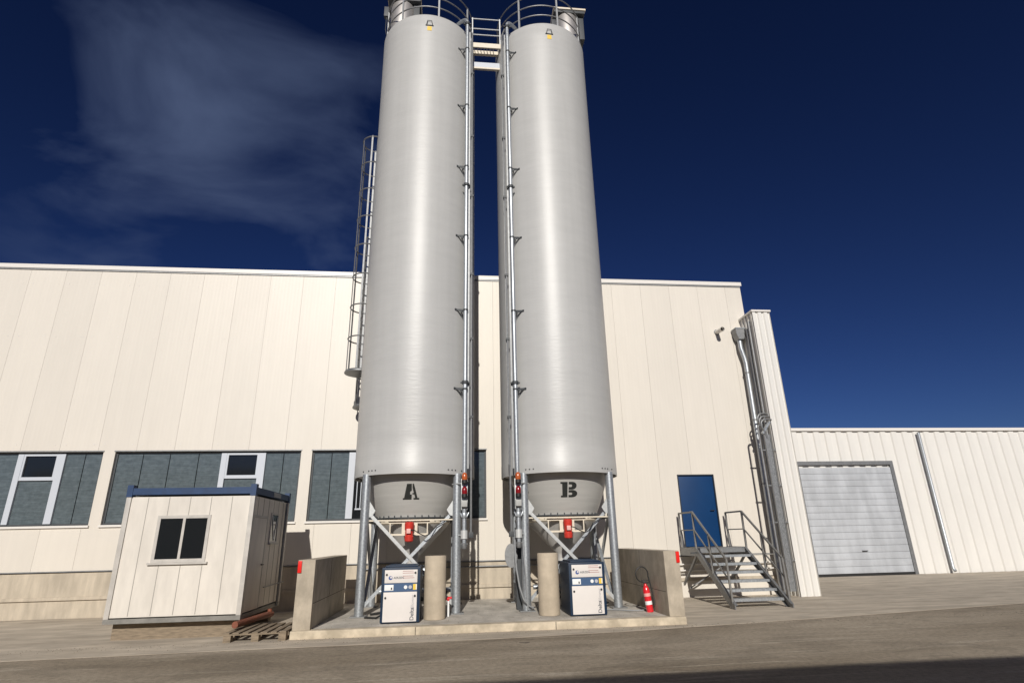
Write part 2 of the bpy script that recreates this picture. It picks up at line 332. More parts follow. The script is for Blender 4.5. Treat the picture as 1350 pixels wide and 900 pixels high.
# windows
def window(x0, x1, kind):
    y0, y1 = WY+.07, WY+.12
    w = MB(); fw_ = .05
    w.box(x0, x1, y0, y1, WZ1-fw_, WZ1); w.box(x0, x1, y0, y1, WZ0, WZ0+fw_)
    w.box(x0, x0+fw_, y0, y1, WZ0+fw_, WZ1-fw_); w.box(x1-fw_, x1, y0, y1, WZ0+fw_, WZ1-fw_)
    fr = w.build('window', gate_dark, hall)
    mod = 2.4
    if kind == 'R': segs = [(x0+.05, x0+.52, 'p'), (x0+.54, x0+1.02, 'p'), (x0+1.20, x0+1.95, 'c'), (x0+2.0, x0+2.9, 'p'), (x0+2.92, x0+3.6, 'p'), (x0+3.62, x0+4.26, 'p'), (x0+4.28, x1-.05, 'p')]; mull = [(x0+1.02, x0+1.20)]
    else: segs = [(x1-.48, x1-.05, 'p'), (x1-.96, x1-.50, 'p'), (x1-2.0, x1-1.14, 'c'), (x1-2.75, x1-2.05, 'p'), (x1-3.5, x1-2.77, 'p'), (x1-4.2, x1-3.52, 'p'), (x0+.05, x1-4.22, 'p')]; mull = [(x1-1.14, x1-.96), (x1-2.14, x1-2.0)]
    for a, c, k in segs:
        if k == 'p':
            q = MB(); q.box(a, c, y1-.02, y1-.012, WZ0+.05, WZ1-.05); q.build('pane', glass, fr)
        else:
            q = MB(); q.box(a, c, y1-.02, y1-.012, WZ0+.05, 3.36); q.build('pane', glassd if kind == 'R' else glass, fr)
            q = MB(); q.box(a+.05, c-.05, y1-.024, y1-.015, 3.46, WZ1-.1); q.build('pane', glassd, fr)
            q = MB(); t_ = .05
            q.box(a, c, y0-.02, y0+.03, 3.36, 3.36+.09); q.box(a, c, y0-.02, y0+.03, WZ1-.1, WZ1-.051)
            q.box(a, a+t_, y0-.02, y0+.03, 3.45, WZ1-.1); q.box(c-t_, c, y0-.02, y0+.03, 3.45, WZ1-.1); q.build('casement', frame_w, fr)
            if kind == 'R':
                q = MB()
                for i in range(5): q.box(a+.08+i*.11, a+.10+i*.11, y0-.01, y0+.01, WZ0+.32, 3.30)
                q.box(a+.06, c-.06, y0-.012, y0+.012, WZ0+.28, WZ0+.32); q.build('grille', frame_w, fr)
    for a, c in mull:
        q = MB(); q.box(a, c, y0-.03, y0+.04, WZ0+.051, WZ1-.051); q.build('mullion', frame_w, fr)
    q = MB(); q.box(x0-.03, x1+.03, WY-.05, y0-.002, WZ0-.055, WZ0-.003); q.build('sill', white_flash, fr)
    q = MB(); q.box(x0-.02, x1+.02, WY-.02, WY-.003, WZ1-.0, WZ1+.03); q.build('head_flashing', galvd, fr)
for a, c, k in wins: window(a, c, k)
# door
b = MB(); b.box(doorx[0]+.035, doorx[1]-.035, WY+.03, WY+.075, doorz[0]+.02, doorz[1]-.035, .004); dr = b.build('door', blue, hall)
b = MB(); b.box(doorx[0], doorx[0]+.033, WY-.012, WY+.08, doorz[0], doorz[1]); b.box(doorx[1]-.033, doorx[1], WY-.012, WY+.08, doorz[0], doorz[1]); b.box(doorx[0]+.033, doorx[1]-.033, WY-.012, WY+.08, doorz[1]-.033, doorz[1]); b.build('door_frame', mat('dark_door_frame', (.02, .025, .035), .4), hall)
b = MB(); b.tube([(doorx[1]-.12, WY+.03, 2.30), (doorx[1]-.12, WY-.02, 2.30), (doorx[1]-.24, WY-.02, 2.30)], .011, 8); b.build('door_handle', black, dr)
# overflow spout, rain hopper with swan-neck downpipe
b = MB(); b.tube([(8.56, WY+.02, 7.86), (8.56, WY-.42, 7.82)], .07, 18, cap=False); b.tube([(8.56, WY-.418, 7.82), (8.56, WY+.02, 7.86)], .06, 18, cap=False); ov = b.build('overflow_pipe', white_flash, hall)
b = MB(); b.tube([(8.56, WY-.30, 7.83), (8.56, WY-.29, 7.83)], .062, 18); b.build('pipe_bore', gap_dark, ov)
b = MB(); b.lathe([(.09, 0), (.09, .012), (.068, .012)], 0, 0, 24); 
for v in b.b.verts: v.co = Vector((8.56+v.co.x, WY-.003-v.co.z, 7.86+v.co.y))
b.build('pipe_collar', galvd, ov)
b = MB(); px = 9.22
b.poly([(px-.10, 7.52), (px-.17, 7.70), (px-.17, 7.88), (px+.13, 7.88), (px+.13, 7.70), (px+.06, 7.52)], WY-.34, WY-.06); hp = b.build('rain_hopper', galvd, hall)
b = MB(); b.box(px-.185, px+.145, WY-.355, WY-.045, 7.883, 7.91); b.build('rain_hopper_rim', galv, hp)
b = MB(); pts = [(px-.03, WY-.2, 7.55), (px-.03, WY-.2, 7.25), (px+.0, WY-.2, 7.10), (px+.04, WY-.2, 6.92), (px+.06, WY-.2, 6.75), (px+.03, WY-.2, .35), (px+.03, WY-.28, .15)]
b.tube(pts, .075, 16); dp = b.build('downpipe', galv, hall)
b = MB()
for zz in (6.4, 4.9, 3.0, 1.2): b = MB(); b.lathe([(.082, zz), (.082, zz+.05)], px+.045, WY-.2, 20, True, True); b.box(px+.035, px+.055, WY-.14, WY-.0, zz+.01, zz+.04); b.build('pipe_clamp', galvd, dp)

# ---------------------------------------------------------------- ribbed riser enclosure on the hall corner
tw = thing('riser_enclosure', (9.8, 16, 0), 'narrow white ribbed cladding shaft on the right end of the hall', 'building')
tx0, tx1, ty0, tz = 9.40, 9.98, 15.66, 8.26
b = MB()
x = tx0
pr = []
while x < tx1-.01:
    pr += [(x, ty0), (x+.10, ty0), (x+.13, ty0+.04), (x+.17, ty0+.04)]; x += .20
pr += [(tx1, ty0), (tx1, ty0+.95), (tx0, ty0+.95)]
y = ty0+.92
while y > ty0+.1:
    pr += [(tx0, y), (tx0, y-.08), (tx0+.035, y-.10), (tx0+.035, y-.15)]; y -= .19
b.poly(pr, 0, tz, 'z'); b.build('ribbed_cladding', ribwhite, tw)
b = MB(); b.box(tx0-.03, tx1+.03, ty0-.03, ty0+.98, tz+.003, tz+.06); b.build('top_flashing', white_flash, tw)
b = MB()
for i, yy in enumerate((15.85, 16.0)):
    b = MB(); b.tube([(tx0-.07, yy, .2), (tx0-.07, yy, 8.0-.2*i)], .035, 10); b.build('conduit', galvd, tw)
# looped cable guide, perforated tray and conduit running down beside the shaft
hz = 4.62
for k in range(3):
    y_ = ty0-.02+.07*k; z_ = hz+.10*k
    pts = [(tx0+.01, y_, z_+.18), (tx0-.10, y_, z_+.20)]+[(tx0-.16-.17*math.sin(t), y_, z_+.20-.17*(1-math.cos(t))) for t in [i*math.pi/10 for i in range(1, 8)]]+[(tx0-.22, y_, z_-.35)]
    b = MB(); b.tube(pts, .024, 8); b.build('cable_loop', galvd, tw)
b = MB(); b.bar((tx0-.05, ty0+.02, hz+.12), (tx0-.32, ty0+.02, hz-.22), .10, .05); b.build('guide_bracket', galv, tw)
tray = mat('perforated_tray', (.34, .35, .36), .5, metal=.5, noise=.55, nscale=45, stretch=(1, 1, .5))
b = MB(); b.box(tx0-.30, tx0-.13, ty0-.02, ty0+.0, .15, hz-.25); b.box(tx0-.31, tx0-.30, ty0-.05, ty0+.0, .15, hz-.25); b.box(tx0-.13, tx0-.12, ty0-.05, ty0+.0, .15, hz-.25); ct = b.build('cable_tray', tray, tw)
for zz in (.9, 1.9, 2.9, 3.9): b = MB(); b.box(tx0-.50, tx0+.005, ty0+.003, ty0+.03, zz, zz+.035); b.build('tray_bracket', galvd, ct)
b = MB(); b.tube([(tx0-.46, ty0-.03, .1), (tx0-.46, ty0-.03, hz-.05), (tx0-.44, ty0-.03, hz+.0), (tx0-.36, ty0-.0, hz+.02)], .03, 10); b.build('cable_conduit', galvd, tw)

# low hall further right, beyond the shaft
h2 = thing('side_hall', (20, 22, 0), 'low ribbed white hall set back beyond the shaft on the right', 'building')
b = MB(); pr = []; x = 10.0
while x < 45: pr += [(x, 22), (x+.22, 22), (x+.26, 22.05), (x+.46, 22.05)]; x += .5
pr += [(45.2, 22.05), (45.2, 40), (10.0, 40)]
b.poly(pr, 0, 5.6, 'z'); b.build('ribbed_wall', ribwhite, h2)
b = MB(); b.box(9.9, 45.3, 21.93, 40.05, 5.603, 5.72); b.build('roof_coping', white_flash, h2)
b = MB()
for i in range(16): b.box(14, 18, 21.93, 21.985, .1+i*.25, .1+i*.25+.243, .008)
rd = b.build('roller_door', mat('grey_shutter', (.50, .52, .55), .5, noise=.12, nscale=1.5, streak=((2, 2, .5), .18), bump=.004, bscale=1.2), h2)
b = MB(); b.box(14, 18, 21.92, 21.975, .005, .095); b.build('bottom_seal', black, rd)
b = MB(); b.tube([(16.0, 21.93, .9), (16.0, 21.88, .9), (16.2, 21.88, .9), (16.2, 21.93, .9)], .015, 8); b.build('handle', black, rd)
b = MB(); b.tube([(19.6, 21.86, 5.5), (19.6, 21.86, .2), (19.6, 21.78, .08)], .06, 12); b.build('downpipe', galv, h2)
b = MB(); b.box(13.85, 13.995, 21.9, 22.04, 0, 4.2); b.box(18.005, 18.15, 21.9, 22.04, 0, 4.2); b.box(13.85, 18.15, 21.9, 22.04, 4.203, 4.35); b.build('roller_door_frame', galvd, h2)
# hall on the camera's side of the yard: its roof edge throws the shade in the foreground
h3 = thing('opposite_hall', (8, -5, 0), 'grey hall across the yard whose shadow reaches the foreground', 'building')
b = MB(); b.box(-25, 30, -20, -4, 0, 5.95); b.build('wall', back_wall, h3)
b = MB(); b.box(-25.1, 30.1, -20.1, -3.93, 5.953, 6.05); b.build('roof_coping', white_flash, h3)

# ---------------------------------------------------------------- silos
CY = 14.5; SR = 1.46; ZB = 3.07; ZTOP = 16.72
HP = [(1.27, 3.12), (1.225, 3.02), (1.18, 2.92), (1.135, 2.80), (1.085, 2.66), (1.035, 2.52), (.98, 2.38), (.93, 2.26), (.88, 2.16)]
def hop_r(z):
    for (ra, za), (rb, zb) in zip(HP, HP[1:]):
        if zb <= z <= za: return rb+(ra-rb)*(z-zb)/(za-zb)
    return HP[-1][0]
def arc(cx, cy, rx, ry, a0, a1, n=10): return [(cx+rx*math.cos(R(a0+(a1-a0)*i/n)), cy+ry*math.sin(R(a0+(a1-a0)*i/n))) for i in range(n+1)]
def band(cx, cy, rx, ry, ix, iy, a0, a1, n=10): return arc(cx, cy, rx, ry, a0, a1, n)+arc(cx, cy, ix, iy, a1, a0, n)
LET = {
 'A': [[(-.17, 0), (-.17, .035), (-.14, .035), (-.07, .34), (.022, .34), (.022, .19), (-.012, .17), (-.012, .11), (.022, .11), (.022, .035), (.02, .035), (.02, 0)],
       [(.036, .34), (.062, .34), (.145, .035), (.185, .035), (.185, 0), (.06, 0), (.06, .035), (.095, .035), (.075, .11), (.036, .11), (.036, .14), (.063, .14), (.036, .25)]],
 'B': [[(-.17, 0), (-.17, .04), (-.135, .04), (-.135, .30), (-.17, .30), (-.17, .34), (-.025, .34), (-.025, 0)],
       [(.0, .34)]+arc(.075, .255, .095, .085, 90, -90)[0:11]+[(.0, .17), (.0, .225), (.05, .225)]+arc(.05, .255, .022, .03, -90, 90, 6)+[(.0, .285)],
       [(.0, .155)]+arc(.085, .08, .115, .08, 85, -90)+[(.0, 0), (.0, .05), (.055, .05)]+arc(.055, .078, .028, .028, -90, 90, 6)+[(.0, .106)]]}
def silo(cx, letter, sd, label):
    """sd = +1: filling line on the right-hand side, -1: on the left"""
    T = thing('storage_silo', (cx, CY, PZ), label, 'silo', 'twin grey storage silos')
    # shell with a turned-in bottom edge and domed roof
    b = MB(); b.lathe([(SR-.02, ZB+.05), (SR-.02, ZB), (SR+.004, ZB), (SR+.004, ZB+.30), (SR, ZB+.31)]+[(SR, ZB+.31+(ZTOP-ZB-.36)*i/24) for i in range(1, 25)]+[(SR-.01, ZTOP-.02), (SR-.05, ZTOP+.01), (1.2, ZTOP+.10), (.7, ZTOP+.2), (.02, ZTOP+.25)], cx, CY, 160, False, True)
    sh = b.build('shell', silo_m, T)
    for a in (-132, -128, -124, -56, -52, -48, -140, -40):
        p = Vector((cx+(SR+.004)*math.cos(R(a)), CY+(SR+.004)*math.sin(R(a)), ZB+.10)); d = Vector((math.cos(R(a)), math.sin(R(a)), 0))
        b = MB(); b.tube([p-d*.01, p+d*.018], .014, 6); b.build('bolt', gate_dark, sh)
    # lifting lug and yellow tag near the top
    zt = 16.28; f = -90+ (2 if sd > 0 else 3)
    u = Vector((math.cos(R(f)), math.sin(R(f)), 0)); t_ = Vector((-u.y, u.x, 0)); p = Vector((cx, CY, 0))+u*SR
    b = MB()
    P = lambda a, z, o=.03: p+t_*a+u*o+Vector((0, 0, z))
    b.tube([P(-.085, zt, .0), P(-.085, zt), P(-.06, zt+.14), P(.06, zt+.14), P(.085, zt), P(.085, zt, .0)], .011, 6); b.tube([P(-.12, zt-.02, .01), P(.12, zt-.02, .01)], .016, 6)
    b.build('lifting_lug', gate_dark, T)
    b = MB()
    pts = [(cx+(SR+.006)*math.cos(R(f+a)), CY+(SR+.006)*math.sin(R(f+a))) for a in (-2.6, -1.3, 0, 1.3, 2.6)]+[(cx+(SR-.004)*math.cos(R(f+a)), CY+(SR-.004)*math.sin(R(f+a))) for a in (2.6, 1.3, 0, -1.3, -2.6)]
    b.poly(pts, zt-.22, zt-.06, 'z'); b.build('yellow_tag', yellow, T)
    # hopper
    b = MB(); b.lathe([(1.43, 3.14)]+HP+[(.88, 2.14)], cx, CY, 128); b.build('hopper', hop_m, T)
    b = MB(); b.lathe([(.88, 2.155), (.94, 2.155), (.94, 2.125), (.88, 2.125)], cx, CY, 96)
    for a in list(range(-165, 0, 10)):
        x_, y_ = cx+.915*math.cos(R(a)), CY+.915*math.sin(R(a)); b.tube([(x_, y_, 2.09), (x_, y_, 2.195)], .012, 6)
    b.build('hopper_flange', gate_dark, T)
    # cream vibrating discharge with square bracket plate, red motor, cone
    b = MB(); b.lathe([(.87, 2.12), (.87, 2.03), (.83, 1.99), (.62, 1.90)], cx, CY, 96)
    b.build('discharge_ring', creamst, T)
    b = MB(); b.lathe([(.84, 2.0), (.80, 1.95), (.17, 1.30), (.13, 1.22), (.13, 1.12)], cx, CY, 96); b.build('discharge_cone', mat('grey_cone_paint', (.58, .56, .53), .45, noise=.15, nscale=4, stretch=(1, 1, .4)), T)
    yb = CY-.90; b = MB()
    for a, c, z0, z1 in ((-.50, .42, 2.02, 2.07), (-.48, .38, 1.76, 1.80), (-.205, -.145, 1.80, 2.02), (.085, .145, 1.80, 2.02), (-.48, -.455, 1.80, 2.02), (.355, .38, 1.80, 2.02)):
        b.box(cx+a, cx+c, yb, yb+.03, z0, z1)
    b.box(cx-.145, cx+.085, yb+.005, yb+.033, 1.77, 2.03)
    b.box(cx-1.0, cx+1.0, CY-.965, CY-.94, 2.072, 2.10)
    b.build('motor_bracket', creamst, T)
    # motor: vertical vibrator with ribbed body, end caps, terminal box
    mx_, my = cx-.03, yb-.10
    b = MB(); b.lathe([(.07, 1.62), (.095, 1.64), (.10, 1.74), (.088, 1.75), (.088, 1.77), (.10, 1.78), (.088, 1.79), (.088, 1.81), (.10, 1.82), (.088, 1.83), (.088, 1.86), (.10, 1.88), (.105, 2.02), (.08, 2.045)], mx_, my, 24, True, True)
    mo = b.build('vibrator_motor', red_m, T)
    b = MB(); b.box(mx_-.05, mx_+.04, my-.14, my-.085, 1.80, 1.90, .006); b.build('terminal_box', mat('pale_red_box', (.75, .42, .38), .5), mo)
    b = MB(); pts = [(mx_+.03, my-.09, 1.88), (mx_+.13, my-.12, 1.86), (mx_+.24, my-.16, 1.79), (mx_+.36, my-.15, 1.74), (mx_+.46, my-.10, 1.78), (mx_+.60, my+.0, 1.95), (mx_+.80, my+.02, 2.05)]
    b.tube(pts, .011, 6); b.build('motor_cable', black, mo)
    # rotary valve and outlet below the cone
    b = MB(); b.lathe([(.19, 1.12), (.19, 1.09), (.12, 1.09), (.12, .86), (.19, .86), (.19, .83)], cx, CY, 24, True, True); b.tube([(cx-.28, CY-.0, .97), (cx+.30, CY, .97)], .13, 18)
    b.tube([(cx, CY, .84), (cx, CY, .60)], .09, 14); b.tube([(cx-.75, CY-.05, .55), (cx+1.0, CY-.05, .55)], .055, 12)
    b.build('rotary_valve', galv, T)
    b = MB(); b.tube([(cx+.30, CY, .97), (cx+.62, CY, .97)], .085, 16); b.box(cx+.36, cx+.52, CY-.16, CY-.05, .93, 1.05, .01); b.build('valve_drive', galvd, T)
    b = MB()
    for i, (dx, dz) in enumerate(((-.25, .25), (.1, .32), (.45, .2), (.7, .38))):
        pts = [(cx+dx, CY-.25, PZ+.02), (cx+dx+.12, CY-.35, dz+PZ), (cx+dx-.05, CY-.3, .7+.1*i), (cx+dx*.4, CY-.1, 1.0)]
        b.tube(pts, .016, 6)
    b.build('hose_cluster', black, T)
    # legs
    lp = {}
    for sx in (-1, 1):
        for sy in (-1, 1):
            x_, y_ = cx+sx*1.03, CY+sy*.98; lp[sx, sy] = (x_, y_)
            b = MB(); b.tube([(x_, y_, PZ+.015), (x_, y_, ZB+.03)], .098, 28); lg = b.build('leg', galv, T)
            b = MB(); b.box(x_-.17, x_+.17, y_-.17, y_+.17, PZ-.0, PZ+.02); b.build('foot_plate', galvd, lg)
            b = MB(); b.poly([(x_-sx*.097, 2.50), (x_-sx*.097, 2.16), (x_-sx*.16, 2.18), (x_-sx*.23, 2.30)], y_-.012, y_+.012); b.build('gusset', galvb, lg)
    # crossed bracing on three sides
    def xbrace(a, c, nrm):
        for (p0, p1), o in (((a, c), .0), ((c, a), .06)):
            n_ = Vector(nrm)*o
            b = MB(); q0 = Vector((*p0, 2.34)); q1 = Vector((*p1, .26)); d = (q1-q0).normalized()*.11
            b.bar(q0+d+n_, q1-d+n_, .012, .07, Vector(nrm).cross(q1-q0)); b.bar(q0+d+n_+Vector(nrm)*.03, q1-d+n_+Vector(nrm)*.03, .06, .012, Vector(nrm).cross(q1-q0))
            b.build('cross_brace', galvb if o == 0 else galv, T)
    xbrace(lp[-1, -1], lp[1, -1], (0, 1, 0)); xbrace(lp[-1, -1], lp[-1, 1], (1, 0, 0)); xbrace(lp[1, -1], lp[1, 1], (-1, 0, 0))
    b = MB()
    for sx in (-1, 1): b.tube([(*lp[sx, -1], 2.08), (*lp[sx, 1], 2.08)], .03, 8)
    b.tube([(*lp[-1, 1], 2.08), (*lp[1, 1], 2.08)], .03, 8); b.build('tie_bar', galvd, T)
    # roof guard rail
    rr = SR-.07
    b = MB()
    for zz in (17.10, 17.50, 17.92): b.ring(cx, CY, zz, rr, .02, n=72)
    gr = b.build('roof_railing', galvd, T)
    for a in ((-77 if sd > 0 else -74), -30, 15, 60, 105, 150, 195, -117-8):
        x_, y_ = cx+rr*math.cos(R(a)), CY+rr*math.sin(R(a)); b = MB(); b.bar((x_, y_, ZTOP-.05), (x_, y_, 17.95), .05, .035, (math.cos(R(a)), math.sin(R(a)), 0)); b.build('railing_post', galvb, gr)
    # stainless roof filter
    fx, fy = (cx-.94 if sd > 0 else cx+1.02), CY+.10
    b = MB(); b.lathe([(.40, ZTOP), (.40, 17.3), (.415, 17.31), (.415, 17.36), (.40, 17.37), (.40, 18.55), (.38, 18.6)], fx, fy, 48, True, True); fl = b.build('roof_filter', steel, T)
    b = MB(); b.box(fx-.50, fx+.62, fy-.42, fy+.42, 18.72, 18.79, .008); b.build('filter_hood', creamst, fl)
    b = MB(); b.box(fx-.47, fx+.59, fy-.39, fy+.39, 18.605, 18.717, .01); b.box(fx+.36, fx+.56, fy-.25, fy+.25, 17.6, 18.6, .01); b.build('hood_underside_and_box', gate_dark, fl)  # charcoal slab makes the hood's underside dark; tall box beside the filter
    b = MB(); b.box(fx-.58, fx-.43, fy-.35, fy-.2, 17.9, 18.3, .01); b.tube([(fx-.5, fy-.3, 17.9), (fx-.5, fy-.35, 17.3), (fx-.42, fy-.4, 16.9)], .012, 6); b.build('filter_control_box', gate_dark, fl)
    # filling pipe with top elbow, couplings and brackets
    px_, py_ = cx+sd*1.195, CY-1.16
    u = Vector((px_-cx, py_-CY, 0)).normalized()
    inn = Vector((-sd*.75, .66, 0)).normalized()
    b = MB(); pts = [Vector((px_, py_, 2.5))]+[Vector((px_, py_, z)) for z in (6, 10, 14)]+elbow((px_, py_, 17.02), (0, 0, 1), inn, .22, 8)+[Vector((px_, py_, 17.02))+inn*.7]
    b.tube(pts, .055, 18); fp = b.build('filling_pipe', galv, T)
    b = MB()
    for zz in (16.72, 10.86, 5.22):
        b = MB(); b.lathe([(.056, zz), (.082, zz), (.082, zz+.07), (.056, zz+.07)], px_, py_, 20)
        b.box(px_-.115, px_+.115, py_-.03, py_+.03, zz+.02, zz+.05); b.build('pipe_coupling', gate_dark, fp)
    tv = Vector((-u.y, u.x, 0))
    c0 = Vector((cx, CY, 0))
    for zz in (15.76, 13.62, 11.50, 9.30, 7.16, 5.09):
        b = MB(); base = Vector((px_, py_, zz)); ang = math.atan2(u.y, u.x)
        w = c0+Vector((math.cos(ang-sd*.085), math.sin(ang-sd*.085), 0))*(SR+.005); w.z = zz+.03
        b.bar(base, w, .014, .045); b.bar(w-tv*.05, w+tv*.05, .02, .05); b.bar(base-Vector((0, 0, .09)), w-Vector((0, 0, .0)), .012, .02)
        w = c0+Vector((math.cos(ang+sd*.03), math.sin(ang+sd*.03), 0))*(SR+.005); w.z = zz+.02
        b.bar(base, w, .03, .04)
        b.lathe([(.056, zz-.02), (.066, zz-.02), (.066, zz+.02), (.056, zz+.02)], px_, py_, 16)
        b.build('pipe_bracket', gate_dark, fp)
    # conduit beside it
    qx, qy = px_+sd*.155, py_+.12
    b = MB(); b.tube([(qx, qy, 1.78), (qx, qy, 16.5), (qx-sd*.1, qy+.1, 16.9)], .026, 10)
    b.box(qx-.03, qx+.03, qy+.05, qy+.10, 3.3, 16.4)
    cn = b.build('conduit', galvd, T)
    b = MB(); b.box(qx-.055, qx+.055, qy-.05, qy+.05, 1.68, 1.80, .01); b.build('conduit_box', gate_dark, cn)
    for zz in (14.9, 12.6, 10.6, 8.2, 6.4, 4.4): b = MB(); b.box(qx-.045, qx+.045, qy-.035, qy+.04, zz, zz+.06); b.build('conduit_clip', gate_dark, cn)
    b = MB(); b.box(px_+sd*.08-.02, px_+sd*.08+.02, py_+.06, py_+.09, 3.2, 16.5); b.build('cable_tray', galvd, T)
    # signal panel at the foot of the filling pipe
    yb = py_-.03
    b = MB(); b.box(px_-.075, px_+.075, yb-.004, yb+.02, 2.28, 2.96, .004); b.tube([(px_-sd*.06, yb+.01, 2.86), (px_-sd*.28, yb+.2, 2.86)], .015, 6); sp = b.build('signal_panel', galvb, T)
    for z0, mt, nm in ((2.93, orange_l, 'orange_beacon'), (2.62, red_l, 'red_beacon')):
        b = MB(); b.lathe([(.062, z0), (.065, z0+.06), (.06, z0+.12), (.04, z0+.155), (.01, z0+.17)], px_, yb-.075, 20, True, True); bc = b.build(nm, mt, sp)
        b = MB(); b.lathe([(.05, z0-.09), (.068, z0-.07), (.068, z0-.002), (.062, z0-.001)], px_, yb-.075, 20, True, True); b.build('beacon_base', black, bc)
    b = MB(); b.box(px_-.065, px_+.065, yb-.11, yb-.006, 2.34, 2.48, .012); b.build('junction_box', mat('grey_plastic', (.38, .38, .37), .5), sp)
    b = MB(); b.tube([(px_, py_, 2.30), (px_, py_, 1.92)], .052, 18); b.lathe([(.054, 2.10), (.075, 2.11), (.085, 2.16), (.075, 2.21), (.054, 2.22)], px_, py_, 20)
    b.tube([(px_-.10, py_-.04, 2.22), (px_-.06, py_-.05, 2.14), (px_+.06, py_-.05, 2.14), (px_+.10, py_-.04, 2.22)], .012, 6)
    b.tube([(px_, py_, 1.93), (px_, py_, 1.50)], .05, 18); b.build('pinch_valve', galv, T)
    b = MB(); b.lathe([(.05, 1.66), (.078, 1.66), (.078, 1.84), (.05, 1.84)], px_, py_, 20)
    b.tube([(px_-sd*.06, py_, 1.74), (px_-sd*.22, py_+.28, 1.74)], .014, 6); cp = b.build('hose_coupling', mat('white_coupling', (.66, .67, .66), .35, metal=.3), T)
    b = MB(); b.lathe([(.02, 1.44), (.055, 1.45), (.07, 1.49), (.07, 1.56), (.055, 1.575)], px_, py_, 20, True, True)
    b.tube([(px_-.08, py_-.03, 1.55), (px_+.08, py_-.03, 1.55)], .014, 6); b.build('end_cap', galvd, T)
    # stencilled letter wrapped on the hopper
    t = bmesh.new()
    for pl in LET[letter]:
        vs = [t.verts.new((x_, z_, 0)) for x_, z_ in pl]; t.faces.new(vs)
    bmesh.ops.triangulate(t, faces=t.faces[:]); bmesh.ops.subdivide_edges(t, edges=t.edges[:], cuts=3, use_grid_fill=True)
    off = (.03 if letter == 'A' else .06)-.05
    for v in t.verts:
        z_ = 2.53+v.co.y; r_ = hop_r(z_)+.006; a = (v.co.x+off)/1.0; v.co = Vector((cx+r_*math.sin(a), CY-r_*math.cos(a), z_))
    b = MB(); b.merge(t); b.build('letter', blackp, T, 80)
    return T, lp

A_X, B_X = -.89, 2.73
TA, lpa = silo(A_X, 'A', 1, 'tall grey cylindrical silo stencilled with letter A, the left of the pair')
TB, lpb = silo(B_X, 'B', -1, 'tall grey cylindrical silo stencilled with letter B, the right of the pair')

# caged ladders on the rear left flank of silo A
def ladder(parent, cx, az, z0, z1, hatch_r):
    u = Vector((math.cos(R(az)), math.sin(R(az)), 0)); t_ = Vector((-u.y, u.x, 0)); c = Vector((cx, CY, 0))
    base = c+u*(SR+.17); cc = c+u*(SR+.17+.24); Z = lambda z: Vector((0, 0, z))
    b = MB()
    for s_ in (-1, 1): b.bar(base+t_*s_*.22+Z(z0), base+t_*s_*.22+Z(z1), .05, .03, u)
    z = z0+.15
    while z < z1-.1: b.tube([base-t_*.22+Z(z), base+t_*.22+Z(z)], .013, 6); z += .28
    z = z0+.6
    while z < z1:
        for s_ in (-1, 1): b.bar(base+t_*s_*.22+Z(z), base+t_*s_*.22-u*.17+Z(z), .03, .03)
        z += 2.1
    ld = b.build('ladder', galvd, parent)
    b = MB(); rc = .385; a0 = az-142; hs = []
    n = max(3, round((z1-z0)/.95)); hs = [z0+.02+(z1-z0-.05)*i/n for i in range(n+1)]
    def hp_(a): return cc+Vector((math.cos(R(a)), math.sin(R(a)), 0))*rc
    for z in hs: b.tube([hp_(az-142+284*i/28)+Z(z) for i in range(29)], .020, 6)
    for a in (-110, -55, 0, 55, 110):
        b.bar(hp_(az+a)+Z(z0), hp_(az+a)+Z(z1), .05, .014, (math.cos(R(az+a)), math.sin(R(az+a)), 0))
    b.build('safety_cage', galvd, ld)
    b = MB(); b.lathe([(rc*.0+.01, z0-.03), (rc+.03, z0-.03), (rc+.03, z0+.0), (.01, z0)], cc.x, cc.y, 40); b.build('hatch', galvd, ld)
ladder(TA, A_X, 153, 6.05, 13.7, .4)
SR_, CY_ = SR, CY
SR, CY = .0, WY+.02      # roof-access ladder of the hall: fixed to the wall, cage towards the yard
ladder(hall, -2.40, -90, 5.25, 10.6, .4)
SR, CY = SR_, CY_
b = MB(); b.tube([(A_X-SR-.03, CY+.35, 3.2), (A_X-SR-.03, CY+.35, 16.6)], .014, 6); b.build('earth_cable', black, TA)

# gear on silo B: round grey box, charcoal pipe and hanging hose
b = MB(); b.tube([(1.38, 13.62, 1.28), (1.38, 13.66, 1.28)], .23, 30); dd = b.build('cable_reel_disc', galvd, TB)
dd.data.transform(Matrix.Translation((1.38-B_X, 13.64-CY, 1.28-PZ)) @ Matrix.Diagonal((.62, 1, 1.12, 1)) @ Matrix.Translation((-1.38+B_X, -13.64+CY, -1.28+PZ)))
b = MB(); b.box(1.50, 1.68, 13.78, 13.92, PZ, 1.62, .02); b.build('standpipe_duct', gate_dark, TB)
b = MB(); b.tube([(1.44, 13.32, 1.62), (1.44, 13.30, 1.3), (1.46, 13.28, 1.0), (1.52, 13.28, .65), (1.60, 13.30, .40), (1.72, 13.36, .26), (1.84, 13.44, .2)], .018, 8); b.build('hanging_hose', cabled, TB)
b = MB(); b.tube([(1.62, 13.32, 1.60), (1.63, 13.30, 1.3), (1.66, 13.28, .9), (1.68, 13.30, .5), (1.70, 13.34, .18)], .014, 8); b.build('hanging_hose', cabled, TB)

